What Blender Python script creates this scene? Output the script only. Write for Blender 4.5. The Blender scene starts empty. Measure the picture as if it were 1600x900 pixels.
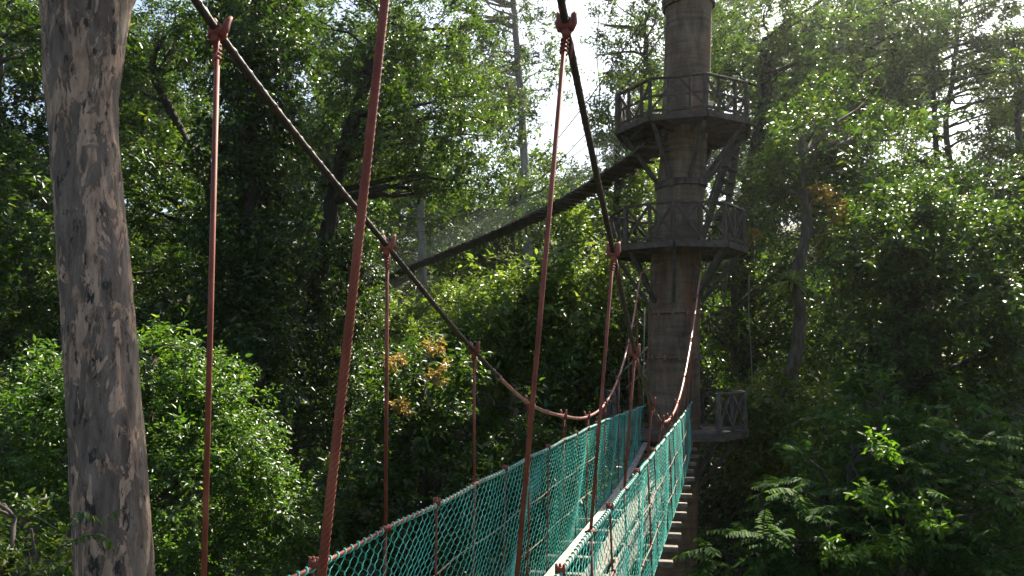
import bpy, math, random
import numpy as np
from mathutils import Vector, Matrix

random.seed(7)
RNG = np.random.default_rng(11)
C = bpy.context.scene.collection
sc = bpy.context.scene
R = math.radians

# ------------------------------------------------------------------ camera
PITCH = R(5.05)
F = 1244.0
FWD = Vector((0, math.cos(PITCH), math.sin(PITCH)))
UP = Vector((0, -math.sin(PITCH), math.cos(PITCH)))
cam = bpy.data.cameras.new('camera')
cam.lens = 28.0
cam.sensor_width = 36.0
cam.clip_start = 0.05
cam.clip_end = 2000
camo = bpy.data.objects.new('camera', cam)
C.objects.link(camo)
camo.rotation_euler = (R(90) + PITCH, 0, 0)
sc.camera = camo


def at(u, v, Y):
    """photo position -> point at distance Y in front of the viewer"""
    d = FWD + Vector(((u - 800) / F, 0, 0)) + UP * ((450 - v) / F)
    return d * (Y / d.y)


# ------------------------------------------------------------------ helpers
LOC = {}


class MB:
    def __init__(s):
        s.v = []
        s.f = []
        s.smooth = []

    def tube(s, pts, r, n=6, cap=True, smooth=True, twist=0.0):
        pts = [Vector(p) for p in pts]
        if not isinstance(r, (list, tuple)):
            r = [r] * len(pts)
        b = len(s.v)
        ref = Vector((0.31, 0.17, 0.93))
        t0 = (pts[-1] - pts[0])
        if t0.length < 1e-6:
            t0 = Vector((1, 0, 0))
        t0.normalize()
        if abs(t0.dot(ref)) > 0.9:
            ref = Vector((0.94, 0.3, 0.1))
        for i, p in enumerate(pts):
            t = (pts[min(i + 1, len(pts) - 1)] - pts[max(i - 1, 0)])
            if t.length < 1e-9:
                t = t0.copy()
            t.normalize()
            a = t.cross(ref)
            if a.length < 1e-6:
                a = t.cross(Vector((1, 0, 0)))
            a.normalize()
            c = t.cross(a)
            for k in range(n):
                th = 2 * math.pi * k / n
                rk = r[i] * (1 + .15 * math.cos(3 * (th - twist * i / 3))) if twist else r[i]
                s.v.append(p + a * (rk * math.cos(th)) + c * (rk * math.sin(th)))
        for i in range(len(pts) - 1):
            for k in range(n):
                k2 = (k + 1) % n
                s.f.append((b + i * n + k, b + i * n + k2, b + (i + 1) * n + k2, b + (i + 1) * n + k))
                s.smooth.append(smooth)
        if cap:
            s.f.append(tuple(b + k for k in range(n))[::-1])
            s.smooth.append(False)
            e = b + (len(pts) - 1) * n
            s.f.append(tuple(e + k for k in range(n)))
            s.smooth.append(False)

    def box(s, c, hx, hy, hz, X=None, Y=None, Z=None, bev=0.0):
        c = Vector(c)
        X = Vector(X or (1, 0, 0)).normalized()
        if Z is None and Y is None:
            Z = Vector((0, 0, 1))
        if Z is None:
            Y = Vector(Y).normalized()
            Z = X.cross(Y).normalized()
        else:
            Z = Vector(Z).normalized()
        Y = Z.cross(X).normalized()
        Z = X.cross(Y).normalized()
        b = len(s.v)
        for sx in (-1, 1):
            for sy in (-1, 1):
                for sz in (-1, 1):
                    s.v.append(c + X * hx * sx + Y * hy * sy + Z * hz * sz)
        for q in ((0, 1, 3, 2), (4, 6, 7, 5), (0, 4, 5, 1), (2, 3, 7, 6), (0, 2, 6, 4), (1, 5, 7, 3)):
            s.f.append(tuple(b + i for i in q))
            s.smooth.append(False)

    def bar(s, p, q, w, h, up=(0, 0, 1)):
        p = Vector(p)
        q = Vector(q)
        d = q - p
        X = d.normalized()
        Y = Vector(up).cross(X)
        if Y.length < 1e-4:
            Y = Vector((1, 0, 0)).cross(X)
        Y.normalize()
        s.box((p + q) / 2, d.length / 2, w / 2, h / 2, X=X, Y=Y)

    def build(s, name, m, parent=None, bevel=0.0):
        off = LOC.get(parent, Vector((0, 0, 0))) if parent else Vector((0, 0, 0))
        me = bpy.data.meshes.new(name)
        me.from_pydata([tuple(v - off) for v in s.v], [], s.f)
        me.polygons.foreach_set('use_smooth', s.smooth)
        me.materials.append(m)
        me.update()
        o = bpy.data.objects.new(name, me)
        C.objects.link(o)
        if parent:
            o.parent = parent
        LOC[o] = off
        if bevel:
            md = o.modifiers.new('edge', 'BEVEL')
            md.width = bevel
            md.segments = 1
        return o


def np_mesh(name, V, Fc, m, parent=None, n=4):
    """V (k,3) float, Fc (m,n) int polygons of n corners"""
    off = LOC.get(parent, Vector((0, 0, 0))) if parent else Vector((0, 0, 0))
    V = (V - np.array(off)).astype(np.float32)
    me = bpy.data.meshes.new(name)
    me.vertices.add(len(V))
    me.vertices.foreach_set('co', V.ravel())
    me.loops.add(Fc.size)
    me.loops.foreach_set('vertex_index', Fc.astype(np.int32).ravel())
    me.polygons.add(len(Fc))
    me.polygons.foreach_set('loop_start', np.arange(0, Fc.size, n, dtype=np.int32))
    me.update(calc_edges=True)
    me.materials.append(m)
    o = bpy.data.objects.new(name, me)
    C.objects.link(o)
    if parent:
        o.parent = parent
    LOC[o] = off
    return o


def tag(o, label, cat, group=None):
    o['label'] = label
    o['category'] = cat
    if group:
        o['group'] = group
    return o


def thing(name, label, cat, loc, group=None):
    o = bpy.data.objects.new(name, None)
    o.empty_display_size = 0.2
    C.objects.link(o)
    o.location = loc
    LOC[o] = Vector(loc)
    return tag(o, label, cat, group)


def smooth_path(pts, n=6):
    """Catmull-Rom through pts"""
    P = [Vector(p) for p in pts]
    P = [P[0] * 2 - P[1]] + P + [P[-1] * 2 - P[-2]]
    out = []
    for i in range(1, len(P) - 2):
        for k in range(n):
            t = k / n
            a, b, c, d = P[i - 1], P[i], P[i + 1], P[i + 2]
            out.append(0.5 * ((2 * b) + (c - a) * t + (2 * a - 5 * b + 4 * c - d) * t * t + (3 * b - a - 3 * c + d) * t ** 3))
    out.append(P[-2])
    return out


# ------------------------------------------------------------------ materials
def newmat(name):
    m = bpy.data.materials.new(name)
    m.use_nodes = True
    nt = m.node_tree
    b = nt.nodes['Principled BSDF']
    return m, nt, b


def N(nt, typ, **kw):
    n = nt.nodes.new(typ)
    for k, v in kw.items():
        if k.startswith('i_'):
            n.inputs[k[2:].replace('_', ' ')].default_value = v
        else:
            setattr(n, k, v)
    return n


def ramp(nt, fac, stops):
    r = nt.nodes.new('ShaderNodeValToRGB')
    el = r.color_ramp.elements
    while len(el) < len(stops):
        el.new(0.5)
    for e, (p, c) in zip(el, stops):
        e.position = p
        e.color = (*c, 1) if len(c) == 3 else c
    nt.links.new(fac, r.inputs[0])
    return r


def leaf_mat(name, stops, rough=0.38, trans=0.45, tcol=(1.5, 1.5, 0.5), spec=0.5):
    m, nt, b = newmat(name)
    geo = N(nt, 'ShaderNodeNewGeometry')
    rp = ramp(nt, geo.outputs['Random Per Island'], stops)
    b.inputs['Roughness'].default_value = rough
    b.inputs['Specular IOR Level'].default_value = spec
    nt.links.new(rp.outputs[0], b.inputs['Base Color'])
    tr = N(nt, 'ShaderNodeBsdfTranslucent')
    mx = N(nt, 'ShaderNodeMix', data_type='RGBA', blend_type='MULTIPLY')
    mx.inputs['Factor'].default_value = 1
    nt.links.new(rp.outputs[0], mx.inputs['A'])
    mx.inputs['B'].default_value = (*tcol, 1)
    nt.links.new(mx.outputs['Result'], tr.inputs['Color'])
    ms = N(nt, 'ShaderNodeMixShader')
    ms.inputs[0].default_value = trans
    nt.links.new(b.outputs[0], ms.inputs[1])
    nt.links.new(tr.outputs[0], ms.inputs[2])
    out = nt.nodes['Material Output']
    nt.links.new(ms.outputs[0], out.inputs['Surface'])
    return m


def noisy_mat(name, stops, scale=(8, 8, 8), detail=6, rough=0.8, bump=0.3, bscale=None, spec=0.3, dist=0.01, distort=0.0):
    m, nt, b = newmat(name)
    tc = N(nt, 'ShaderNodeTexCoord')
    mp = N(nt, 'ShaderNodeMapping')
    mp.inputs['Scale'].default_value = scale
    nt.links.new(tc.outputs['Object'], mp.inputs[0])
    nz = N(nt, 'ShaderNodeTexNoise')
    nz.inputs['Scale'].default_value = 1
    nz.inputs['Detail'].default_value = detail
    nz.inputs['Roughness'].default_value = 0.65
    nz.inputs['Distortion'].default_value = distort
    nt.links.new(mp.outputs[0], nz.inputs['Vector'])
    rp = ramp(nt, nz.outputs['Fac'], stops)
    nt.links.new(rp.outputs[0], b.inputs['Base Color'])
    b.inputs['Roughness'].default_value = rough
    b.inputs['Specular IOR Level'].default_value = spec
    bp = N(nt, 'ShaderNodeBump')
    bp.inputs['Strength'].default_value = bump
    bp.inputs['Distance'].default_value = dist
    nt.links.new(nz.outputs['Fac'], bp.inputs['Height'])
    nt.links.new(bp.outputs[0], b.inputs['Normal'])
    return m


G = lambda *s: s
M = {}
# leaf greens: dark, middle, pale, bluish, yellow
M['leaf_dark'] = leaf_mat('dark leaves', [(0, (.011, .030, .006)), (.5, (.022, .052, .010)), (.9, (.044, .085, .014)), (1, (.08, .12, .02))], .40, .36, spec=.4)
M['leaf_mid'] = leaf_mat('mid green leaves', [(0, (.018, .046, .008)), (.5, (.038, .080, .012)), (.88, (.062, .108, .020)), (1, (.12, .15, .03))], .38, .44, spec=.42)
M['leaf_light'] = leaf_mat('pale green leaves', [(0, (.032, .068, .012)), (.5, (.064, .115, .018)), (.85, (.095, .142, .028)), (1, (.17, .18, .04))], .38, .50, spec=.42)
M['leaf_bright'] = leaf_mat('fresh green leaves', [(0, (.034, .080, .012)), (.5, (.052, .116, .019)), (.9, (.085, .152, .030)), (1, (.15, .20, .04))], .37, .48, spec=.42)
M['leaf_pinnate'] = leaf_mat('blue green leaflets', [(0, (.019, .056, .013)), (.6, (.038, .090, .021)), (.93, (.062, .125, .023)), (1, (.10, .18, .02))], .65, .48, spec=.12)
M['leaf_fresh'] = leaf_mat('fresh yellow green leaves', [(0, (.045, .11, .014)), (.5, (.075, .155, .018)), (1, (.12, .20, .025))], .42, .48, spec=.3)
M['leaf_pale'] = leaf_mat('pale leaves coloured as sunlit', [(0, (.055, .10, .022)), (.5, (.095, .155, .034)), (.85, (.13, .19, .05)), (1, (.20, .22, .07))], .35, .52)  # paler greens put sunlight into the colour of the middle crowns
M['leaf_fern'] = leaf_mat('pale fronds coloured as sunlit', [(0, (.10, .18, .03)), (.5, (.18, .26, .05)), (1, (.32, .36, .14))], .35, .5)  # very pale colour stands in for sun that misses the fern
M['leaf_orange'] = leaf_mat('orange young leaves', [(0, (.10, .12, .02)), (.35, (.20, .16, .03)), (.7, (.30, .20, .04)), (1, (.26, .12, .05))], .45, .5, (1.1, 1.0, .6))
M['leaf_far'] = leaf_mat('far leaves', [(0, (.022, .048, .011)), (.5, (.046, .085, .016)), (.9, (.075, .12, .024)), (1, (.12, .14, .03))], .45, .5)
M['litter'] = noisy_mat('forest floor', [(.3, (.02, .018, .01)), (.5, (.04, .04, .018)), (.7, (.06, .05, .03))], (.8, .8, .8), 8)

M['bark'] = noisy_mat('brown bark', [(.3, (.035, .028, .022)), (.5, (.08, .065, .05)), (.7, (.14, .12, .10))], (9, 9, 1.6), 6, .9, .6, dist=.02)
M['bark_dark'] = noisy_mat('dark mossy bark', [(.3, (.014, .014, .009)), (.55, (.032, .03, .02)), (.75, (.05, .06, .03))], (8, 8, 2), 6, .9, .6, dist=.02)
M['bark_mid'] = noisy_mat('mottled grey brown bark', [(.3, (.045, .036, .026)), (.5, (.105, .088, .066)), (.7, (.19, .165, .13))], (9, 9, 2.5), 7, .9, .6, dist=.02)
M['bark_pale'] = noisy_mat('pale grey bark', [(.3, (.13, .11, .09)), (.5, (.22, .20, .17)), (.7, (.32, .30, .27))], (6, 6, 1.2), 6, .85, .5, dist=.02)


def dead_bark():
    m, nt, b = newmat('weathered grey bark peeling in tan patches')
    tc = N(nt, 'ShaderNodeTexCoord')

    def nz(scale, detail=6, rough=.6, dist=0.0):
        mp = N(nt, 'ShaderNodeMapping')
        mp.inputs['Scale'].default_value = scale
        nt.links.new(tc.outputs['Object'], mp.inputs[0])
        n = N(nt, 'ShaderNodeTexNoise')
        n.inputs['Scale'].default_value = 1
        n.inputs['Detail'].default_value = detail
        n.inputs['Roughness'].default_value = rough
        n.inputs['Distortion'].default_value = dist
        nt.links.new(mp.outputs[0], n.inputs['Vector'])
        return n
    base = nz((10, 10, 2.2), 8, .7)
    grey = ramp(nt, base.outputs['Fac'], [(.3, (.045, .034, .027)), (.48, (.115, .090, .073)), (.7, (.21, .172, .143))])
    patch = nz((6.0, 6.0, 1.9), 10, .70, .8)
    pm = ramp(nt, patch.outputs['Fac'], [(.515, (0, 0, 0)), (.53, (1, 1, 1))])
    tan = ramp(nt, nz((14, 14, 5), 5).outputs['Fac'], [(.3, (.18, .118, .085)), (.5, (.31, .212, .155)), (.7, (.43, .315, .235))])
    mx = N(nt, 'ShaderNodeMix', data_type='RGBA')
    nt.links.new(pm.outputs[0], mx.inputs['Factor'])
    nt.links.new(grey.outputs[0], mx.inputs['A'])
    nt.links.new(tan.outputs[0], mx.inputs['B'])
    spk = nz((28, 28, 9), 3, .5)
    sm = ramp(nt, spk.outputs['Fac'], [(.73, (0, 0, 0)), (.76, (.8, .8, .8))])
    mx2 = N(nt, 'ShaderNodeMix', data_type='RGBA')
    nt.links.new(sm.outputs[0], mx2.inputs['Factor'])
    nt.links.new(mx.outputs['Result'], mx2.inputs['A'])
    mx2.inputs['B'].default_value = (.46, .45, .42, 1)
    drk = nz((12, 12, 4), 6, .7, .3)
    dm = ramp(nt, drk.outputs['Fac'], [(.57, (0, 0, 0)), (.62, (1, 1, 1))])
    mx3 = N(nt, 'ShaderNodeMix', data_type='RGBA')
    nt.links.new(dm.outputs[0], mx3.inputs['Factor'])
    nt.links.new(mx2.outputs['Result'], mx3.inputs['A'])
    mx3.inputs['B'].default_value = (.03, .028, .025, 1)
    nt.links.new(mx3.outputs['Result'], b.inputs['Base Color'])
    b.inputs['Roughness'].default_value = .85
    b.inputs['Specular IOR Level'].default_value = .25
    add = N(nt, 'ShaderNodeMath', operation='ADD')
    mu = N(nt, 'ShaderNodeMath', operation='MULTIPLY')
    mu.inputs[1].default_value = -.55
    nt.links.new(pm.outputs[0], mu.inputs[0])
    nt.links.new(base.outputs['Fac'], add.inputs[0])
    nt.links.new(mu.outputs[0], add.inputs[1])
    bp = N(nt, 'ShaderNodeBump')
    bp.inputs['Strength'].default_value = .7
    bp.inputs['Distance'].default_value = .02
    nt.links.new(add.outputs[0], bp.inputs['Height'])
    nt.links.new(bp.outputs[0], b.inputs['Normal'])
    return m


M['dead_bark'] = dead_bark()


def tower_bark():
    m, nt, b = newmat('ringed brown bark with rust stains')
    tc = N(nt, 'ShaderNodeTexCoord')

    def nz(scale, detail=6, rough=.6):
        mp = N(nt, 'ShaderNodeMapping')
        mp.inputs['Scale'].default_value = scale
        nt.links.new(tc.outputs['Object'], mp.inputs[0])
        n = N(nt, 'ShaderNodeTexNoise')
        n.inputs['Scale'].default_value = 1
        n.inputs['Detail'].default_value = detail
        n.inputs['Roughness'].default_value = rough
        nt.links.new(mp.outputs[0], n.inputs['Vector'])
        return n
    st = nz((5, 5, 1.2), 8, .7)
    col = ramp(nt, st.outputs['Fac'], [(.28, (.05, .037, .026)), (.5, (.125, .092, .062)), (.75, (.22, .17, .12))])
    ring = nz((1.2, 1.2, 14), 5, .6)
    rr = ramp(nt, ring.outputs['Fac'], [(.3, (.55, .55, .53)), (.5, (.92, .92, .90)), (.7, (1.15, 1.12, 1.08))])
    mx = N(nt, 'ShaderNodeMix', data_type='RGBA', blend_type='MULTIPLY')
    mx.inputs['Factor'].default_value = 1
    nt.links.new(col.outputs[0], mx.inputs['A'])
    nt.links.new(rr.outputs[0], mx.inputs['B'])
    rs = nz((2.6, 2.6, .7), 5, .6)
    rm = ramp(nt, rs.outputs['Fac'], [(.54, (0, 0, 0)), (.72, (.8, .8, .8))])
    mx2 = N(nt, 'ShaderNodeMix', data_type='RGBA')
    nt.links.new(rm.outputs[0], mx2.inputs['Factor'])
    nt.links.new(mx.outputs['Result'], mx2.inputs['A'])
    mx2.inputs['B'].default_value = (.20, .095, .045, 1)
    nt.links.new(mx2.outputs['Result'], b.inputs['Base Color'])
    b.inputs['Roughness'].default_value = .85
    b.inputs['Specular IOR Level'].default_value = .25
    ad = N(nt, 'ShaderNodeMath', operation='ADD')
    nt.links.new(st.outputs['Fac'], ad.inputs[0])
    nt.links.new(ring.outputs['Fac'], ad.inputs[1])
    bp = N(nt, 'ShaderNodeBump')
    bp.inputs['Strength'].default_value = .5
    bp.inputs['Distance'].default_value = .02
    nt.links.new(ad.outputs[0], bp.inputs['Height'])
    nt.links.new(bp.outputs[0], b.inputs['Normal'])
    return m


M['tower_bark'] = tower_bark()
M['red'] = noisy_mat('red oxide painted rope', [(.3, (.080, .020, .013)), (.48, (.165, .041, .026)), (.72, (.27, .088, .060))], (9, 9, 5), 6, .65, .5, spec=.28, dist=.004)
M['cable'] = noisy_mat('dark greased steel cable', [(.3, (.010, .008, .007)), (.5, (.022, .015, .012)), (.75, (.07, .033, .024))], (26, 26, 26), 4, .55, .6, spec=.35, dist=.004)
M['redcable'] = noisy_mat('red painted steel cable', [(.3, (.13, .045, .034)), (.5, (.26, .10, .075)), (.75, (.42, .22, .18))], (30, 30, 30), 5, .38, .4, spec=.55, dist=.004)
M['net'] = noisy_mat('teal green cord', [(.3, (.022, .23, .17)), (.52, (.04, .41, .315)), (.72, (.16, .54, .45))], (6, 6, 6), 4, .45, .0, spec=.5)
M['faded_net'] = noisy_mat('faded grey green cord', [(.3, (.10, .16, .13)), (.7, (.22, .30, .25))], (6, 6, 6), 4, .6, .0)
M['greyrope'] = noisy_mat('weathered rope', [(.3, (.08, .06, .048)), (.7, (.21, .17, .14))], (30, 30, 30), 4, .8, .3)
M['timber'] = noisy_mat('weathered grey timber', [(.3, (.030, .023, .017)), (.5, (.062, .049, .037)), (.75, (.125, .103, .08))], (7, 7, 7), 7, .85, .35, dist=.006)
M['deck_under'] = noisy_mat('dark grey timber', [(.3, (.03, .027, .023)), (.5, (.06, .054, .047)), (.75, (.10, .09, .08))], (7, 7, 7), 7, .85, .35, dist=.006)  # darker timber for joists, struts, stair and upper walkway
M['pale_board'] = noisy_mat('bleached pale board', [(.3, (.15, .12, .095)), (.5, (.32, .275, .235)), (.75, (.48, .43, .38))], (9, 5, 9), 6, .6, .25, dist=.004)
M['crossbar'] = noisy_mat('worn timber crossbar', [(.3, (.055, .042, .031)), (.5, (.12, .098, .078)), (.75, (.23, .20, .17))], (9, 9, 9), 6, .75, .3, dist=.004)
M['iron'] = noisy_mat('rusty iron', [(.3, (.06, .035, .025)), (.5, (.14, .075, .05)), (.75, (.22, .14, .10))], (18, 18, 18), 5, .6, .3, spec=.5, dist=.004)
M['galv'] = noisy_mat('dull galvanised steel', [(.3, (.18, .20, .19)), (.7, (.34, .37, .35))], (14, 14, 14), 4, .5, .1, spec=.5)
M['ladder'] = noisy_mat('dark green painted steel', [(.3, (.04, .06, .045)), (.7, (.11, .14, .11))], (14, 14, 14), 4, .5, .1, spec=.5)  # dark green grey steel of the ladder
M['timber_low'] = noisy_mat('grey timber coloured as lit', [(.3, (.04, .033, .026)), (.5, (.088, .074, .060)), (.75, (.17, .145, .12))], (7, 7, 7), 7, .85, .35, dist=.006)  # paler copy of the timber, lit planks put into its colour
M['white'] = noisy_mat('pale painted board', [(.3, (.55, .52, .42)), (.7, (.72, .70, .62))], (10, 10, 10), 4, .6, .1)


# ------------------------------------------------------------------ ground
def gz(x, y):
    h = -15.0 + 0.0 * x
    t = min(max((y - 16) / 60.0, 0), 1.4)
    h += 26.0 * t * t * (3 - 2 * min(t, 1)) if t < 1 else 26 + (t - 1) * 8
    h += 0.5 * math.sin(x * .21 + 1.3) * math.cos(y * .17) + .25 * math.sin(x * .57) * math.sin(y * .43 + 2)
    if y > -20:
        h += max(0.0, abs(x) - 14) * .10
    return h


def build_ground():
    xs = list(np.linspace(-40, 40, 81))
    ys = list(np.linspace(-12, 85, 98))
    far = [-600, -300, -150, -80]
    xs = far + xs + [80, 150, 300, 600]
    ys = [-400, -200, -80, -30] + ys + [130, 250, 450, 700]
    mb = MB()
    nx = len(xs)
    for y in ys:
        for x in xs:
            xx = min(max(x, -60), 60)
            yy = min(max(y, -30), 110)
            mb.v.append(Vector((x, y, gz(xx, yy))))
    for j in range(len(ys) - 1):
        for i in range(nx - 1):
            mb.f.append((j * nx + i, j * nx + i + 1, (j + 1) * nx + i + 1, (j + 1) * nx + i))
            mb.smooth.append(True)
    o = mb.build('ground', M['litter'])
    o['kind'] = 'structure'


build_ground()


# ------------------------------------------------------------------ leaves
def norm(a):
    return a / np.maximum(np.linalg.norm(a, axis=-1, keepdims=True), 1e-9)


def leaf_geo(P, D, Nn, L, W, fold=0.25, six=True, droop=0.12):
    D = norm(D)
    Nn = norm(Nn - D * (Nn * D).sum(-1, keepdims=True))
    S = np.cross(D, Nn)
    L = L[:, None]
    W = W[:, None]
    n = len(P)
    tip = P + D * L - Nn * L * droop
    if six:
        l1 = P + D * L * .28 + S * W * .46 + Nn * W * fold * .8
        l2 = P + D * L * .66 + S * W * .40 + Nn * W * fold * .5 - Nn * L * droop * .4
        r1 = P + D * L * .28 - S * W * .46 + Nn * W * fold * .8
        r2 = P + D * L * .66 - S * W * .40 + Nn * W * fold * .5 - Nn * L * droop * .4
        V = np.stack([P, tip, l2, l1, r1, r2], 1).reshape(-1, 3)
        b = (np.arange(n) * 6)[:, None]
        Fc = np.concatenate([b + np.array([[0, 3, 2, 1]]), b + np.array([[0, 1, 5, 4]])], 1).reshape(-1, 4)
        return V, Fc, 4
    l = P + D * L * .42 + S * W * .5 + Nn * W * fold
    r = P + D * L * .42 - S * W * .5 + Nn * W * fold
    V = np.stack([P, tip, l, r], 1).reshape(-1, 3)
    b = (np.arange(n) * 4)[:, None]
    Fc = np.concatenate([b + np.array([[0, 2, 1]]), b + np.array([[0, 1, 3]])], 1).reshape(-1, 3)
    return V, Fc, 3


def sphere_dirs(n):
    return norm(RNG.normal(size=(n, 3)))


def spray_points(lobes, ns, shell=.75):
    """spray centres and outward directions in a set of lumpy lobes"""
    c = np.array([l[0] for l in lobes])
    r = np.array([l[1] for l in lobes])
    w = (r[:, 0] * r[:, 2] + r[:, 0] * r[:, 1] + r[:, 1] * r[:, 2])
    idx = RNG.choice(len(lobes), ns, p=w / w.sum())
    d = sphere_dirs(ns)
    rad = np.where(RNG.random(ns) < shell, RNG.uniform(.72, 1.06, ns), RNG.uniform(.2, .8, ns))
    # lumpy outline, different for every lobe
    lump = np.zeros(ns)
    for k in range(5):
        kv = RNG.normal(size=(len(lobes), 3)) * 3.2
        ph = RNG.random(len(lobes)) * 6.28
        lump += np.sin((d * kv[idx]).sum(1) + ph[idx])
    rad = rad * (1 + .085 * lump)
    p = c[idx] + d * r[idx] * rad[:, None]
    out = norm(d / r[idx] * r[idx].mean(1, keepdims=True))
    return p, out


def make_leaves(p, out, L, style='simple', twigs=5, per=13, tw=.55, up=.35, six=True):
    ns = len(p)
    T = twigs
    base = np.repeat(p, T, 0)
    o = np.repeat(out, T, 0)
    td = norm(o * .75 + RNG.normal(size=(ns * T, 3)) * .75 + np.array([0, 0, up * .5]))
    if style == 'pinnate':
        td = norm(o * .8 + RNG.normal(size=(ns * T, 3)) * np.array([.8, .8, .25]) + np.array([0, 0, .12]))
    tl = tw * RNG.uniform(.55, 1.15, ns * T)
    t = (np.arange(per) + .5) / per
    t = np.tile(t, ns * T)
    tdr = np.repeat(td, per, 0)
    tlr = np.repeat(tl, per)
    P = np.repeat(base, per, 0) + tdr * (tlr * t)[:, None]
    sag = .28 if style == 'pinnate' else .12
    P[:, 2] -= sag * tlr * t * t
    n = len(P)
    side = np.cross(tdr, np.array([0, 0, 1.0]))
    side = norm(side)
    sgn = np.where(np.arange(n) % 2 == 0, 1.0, -1.0)
    if style == 'pinnate':
        D = tdr * .45 + side * sgn[:, None] * .9 + RNG.normal(size=(n, 3)) * .10
        D[:, 2] -= .28 + .3 * t
        Nn = np.array([0, 0, 1.0]) + RNG.normal(size=(n, 3)) * .12
        prof = np.sin(np.clip(t, .04, .98) * math.pi * .85 + .35)
        LL = L * (0.45 + .6 * prof) * RNG.uniform(.9, 1.1, n)
        WW = LL * .38
    else:
        P += RNG.normal(size=(n, 3)) * (tw * .10)
        D = tdr * .55 + side * sgn[:, None] * .75 + RNG.normal(size=(n, 3)) * .45
        D[:, 2] -= .25
        Nn = np.array([0, 0, 1.0]) + np.repeat(np.repeat(out, T, 0), per, 0) * .35 + RNG.normal(size=(n, 3)) * .5
        LL = L * RNG.uniform(.65, 1.2, n)
        WW = LL * RNG.uniform(.38, .52, n)
    return leaf_geo(P, D, Nn, LL, WW, six=six)


def lobes_px(lobes, Y):
    out = []
    for (u, v, dy, ru, rv, dep) in lobes:
        y = Y + dy
        c = at(u, v, y)
        k = y / F
        out.append((np.array(c), np.array((ru * k, dep, rv * k))))
    return out


def limb(mb, a, b, r0, r1, wob=.12, n=6, sides=6):
    a = Vector(a)
    b = Vector(b)
    L = (b - a).length
    pts = [a]
    rad = [r0]
    ph = random.random() * 6
    for i in range(1, n):
        t = i / n
        p = a.lerp(b, t) + Vector((math.sin(ph + t * 5), math.cos(ph * 2 + t * 4), .5 * math.sin(ph + t * 6))) * (wob * L * .5 * math.sin(math.pi * t))
        p.z += .10 * L * math.sin(math.pi * t) * .6
        pts.append(p)
        rad.append(r0 + (r1 - r0) * t)
    pts.append(b)
    rad.append(r1)
    mb.tube(pts, rad, sides)


TREES = 0


def tree(name, label, Y, lobes, trunk=None, tr=.2, leaf='leaf_mid', bark='bark', L=.15, dens=1.0, style='simple',
         cat='tree', group=None, orange=None, limbs=4, tw=.55, six=None, shell=.75, young_mat='leaf_orange', top=None):
    """trunk: photo positions from low to high; continues down to the ground"""
    lb = lobes_px(lobes, Y)
    if not trunk:
        c = lb[0][0]
        p0 = Vector((c[0] + random.uniform(-.6, .6), Y, 0))
        path = [Vector((p0.x, p0.y, gz(p0.x, p0.y) - .3)), Vector((p0.x * .7 + c[0] * .3, Y, (gz(p0.x, p0.y) + c[2]) / 2)), Vector(c) + Vector((0, 0, .3))]
    else:
        pts = [at(u, v, Y) for (u, v) in trunk]
        f = pts[0]
        bx = f.x + (f.x - pts[1].x) * .25
        g0 = Vector((bx, Y, gz(bx, Y) - .3))
        k_ = max(1, int((f - g0).length / 2.0))
        path = [g0.lerp(f, i / k_) for i in range(k_)] + pts
    root = thing(name, label, cat, (path[0].x, path[0].y, gz(path[0].x, path[0].y)), group)
    mb = MB()
    sp = smooth_path(path, 6)
    nn = len(sp)
    rad = [tr * (1.25 - .75 * i / (nn - 1)) for i in range(nn)]
    rad[0] *= 1.5
    for i in range(1, nn - 1):
        sp[i] = sp[i] + Vector((random.uniform(-1, 1), random.uniform(-1, 1), 0)) * tr * .12
    mb.tube(sp, rad, 9)
    # limbs to the lobes
    for (c, r) in lb:
        for k in range(limbs):
            d = Vector(sphere_dirs(1)[0])
            tgt = Vector(c) + Vector((d.x * r[0], d.y * r[1], d.z * r[2])) * .75
            # spring from the trunk point that lies under the target
            best = min(sp, key=lambda q: (q - tgt).length + max(0, q.z - tgt.z + .4) * 3)
            ll = (tgt - best).length
            limb(mb, best, tgt, min(tr * .45, .02 + ll * .02), .012, .18)
            if k % 2 == 0:
                mid = best.lerp(tgt, .6)
                d2 = Vector(sphere_dirs(1)[0])
                limb(mb, mid, mid + Vector((d2.x * r[0], d2.y * r[1], abs(d2.z) * r[2])) * .5, .02 + ll * .006, .008, .2, 4, 5)
    mb.build('trunk', M[bark], root)
    area = sum(r[0] * r[2] + .5 * r[1] * (r[0] + r[2]) for (_, r) in lb) * math.pi / 2
    per, T = (13, 5) if style == 'simple' else (22, 4)
    leafarea = L * L * .45 * .62 if style == 'simple' else L * L * .2
    ns = int(dens * (5.6 if Y > 21 else 4.8) * area / (leafarea * per * T))
    ns = min(ns, 2400)
    p, out = spray_points(lb, ns, shell)
    if six is None:
        six = Y < 21
    if style == 'simple':
        k = int(len(p) * .72)
        V, Fc, n = make_leaves(p[:k], out[:k], L * .92, style, T, per, tw, six=six)
        V2, F2, n = make_leaves(p[k:], out[k:], L * 1.45, style, 4, 9, tw * 1.15, six=six)
        Fc = np.concatenate([Fc, F2 + len(V)])
        V = np.concatenate([V, V2])
    else:
        V, Fc, n = make_leaves(p, out, L, style, T, per, tw, six=six)
    np_mesh('crown', V, Fc, M[leaf], root, n)
    if orange:
        for (u, v, ru, rv) in orange:
            lbo = lobes_px([(u, v, -.9, ru, rv, .35)], Y - lobes[0][5] * .45)
            p, out = spray_points(lbo, 9, .6)
            V, Fc, n = make_leaves(p, out, L * .8, 'simple', 3, 6, tw * .32)
            o = np_mesh('young_leaves', V, Fc, M[young_mat], root, n)
            o['label'] = 'tuft of orange young leaves' if young_mat == 'leaf_orange' else 'hanging tuft of fresh yellow green leaves'
    return root


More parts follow.
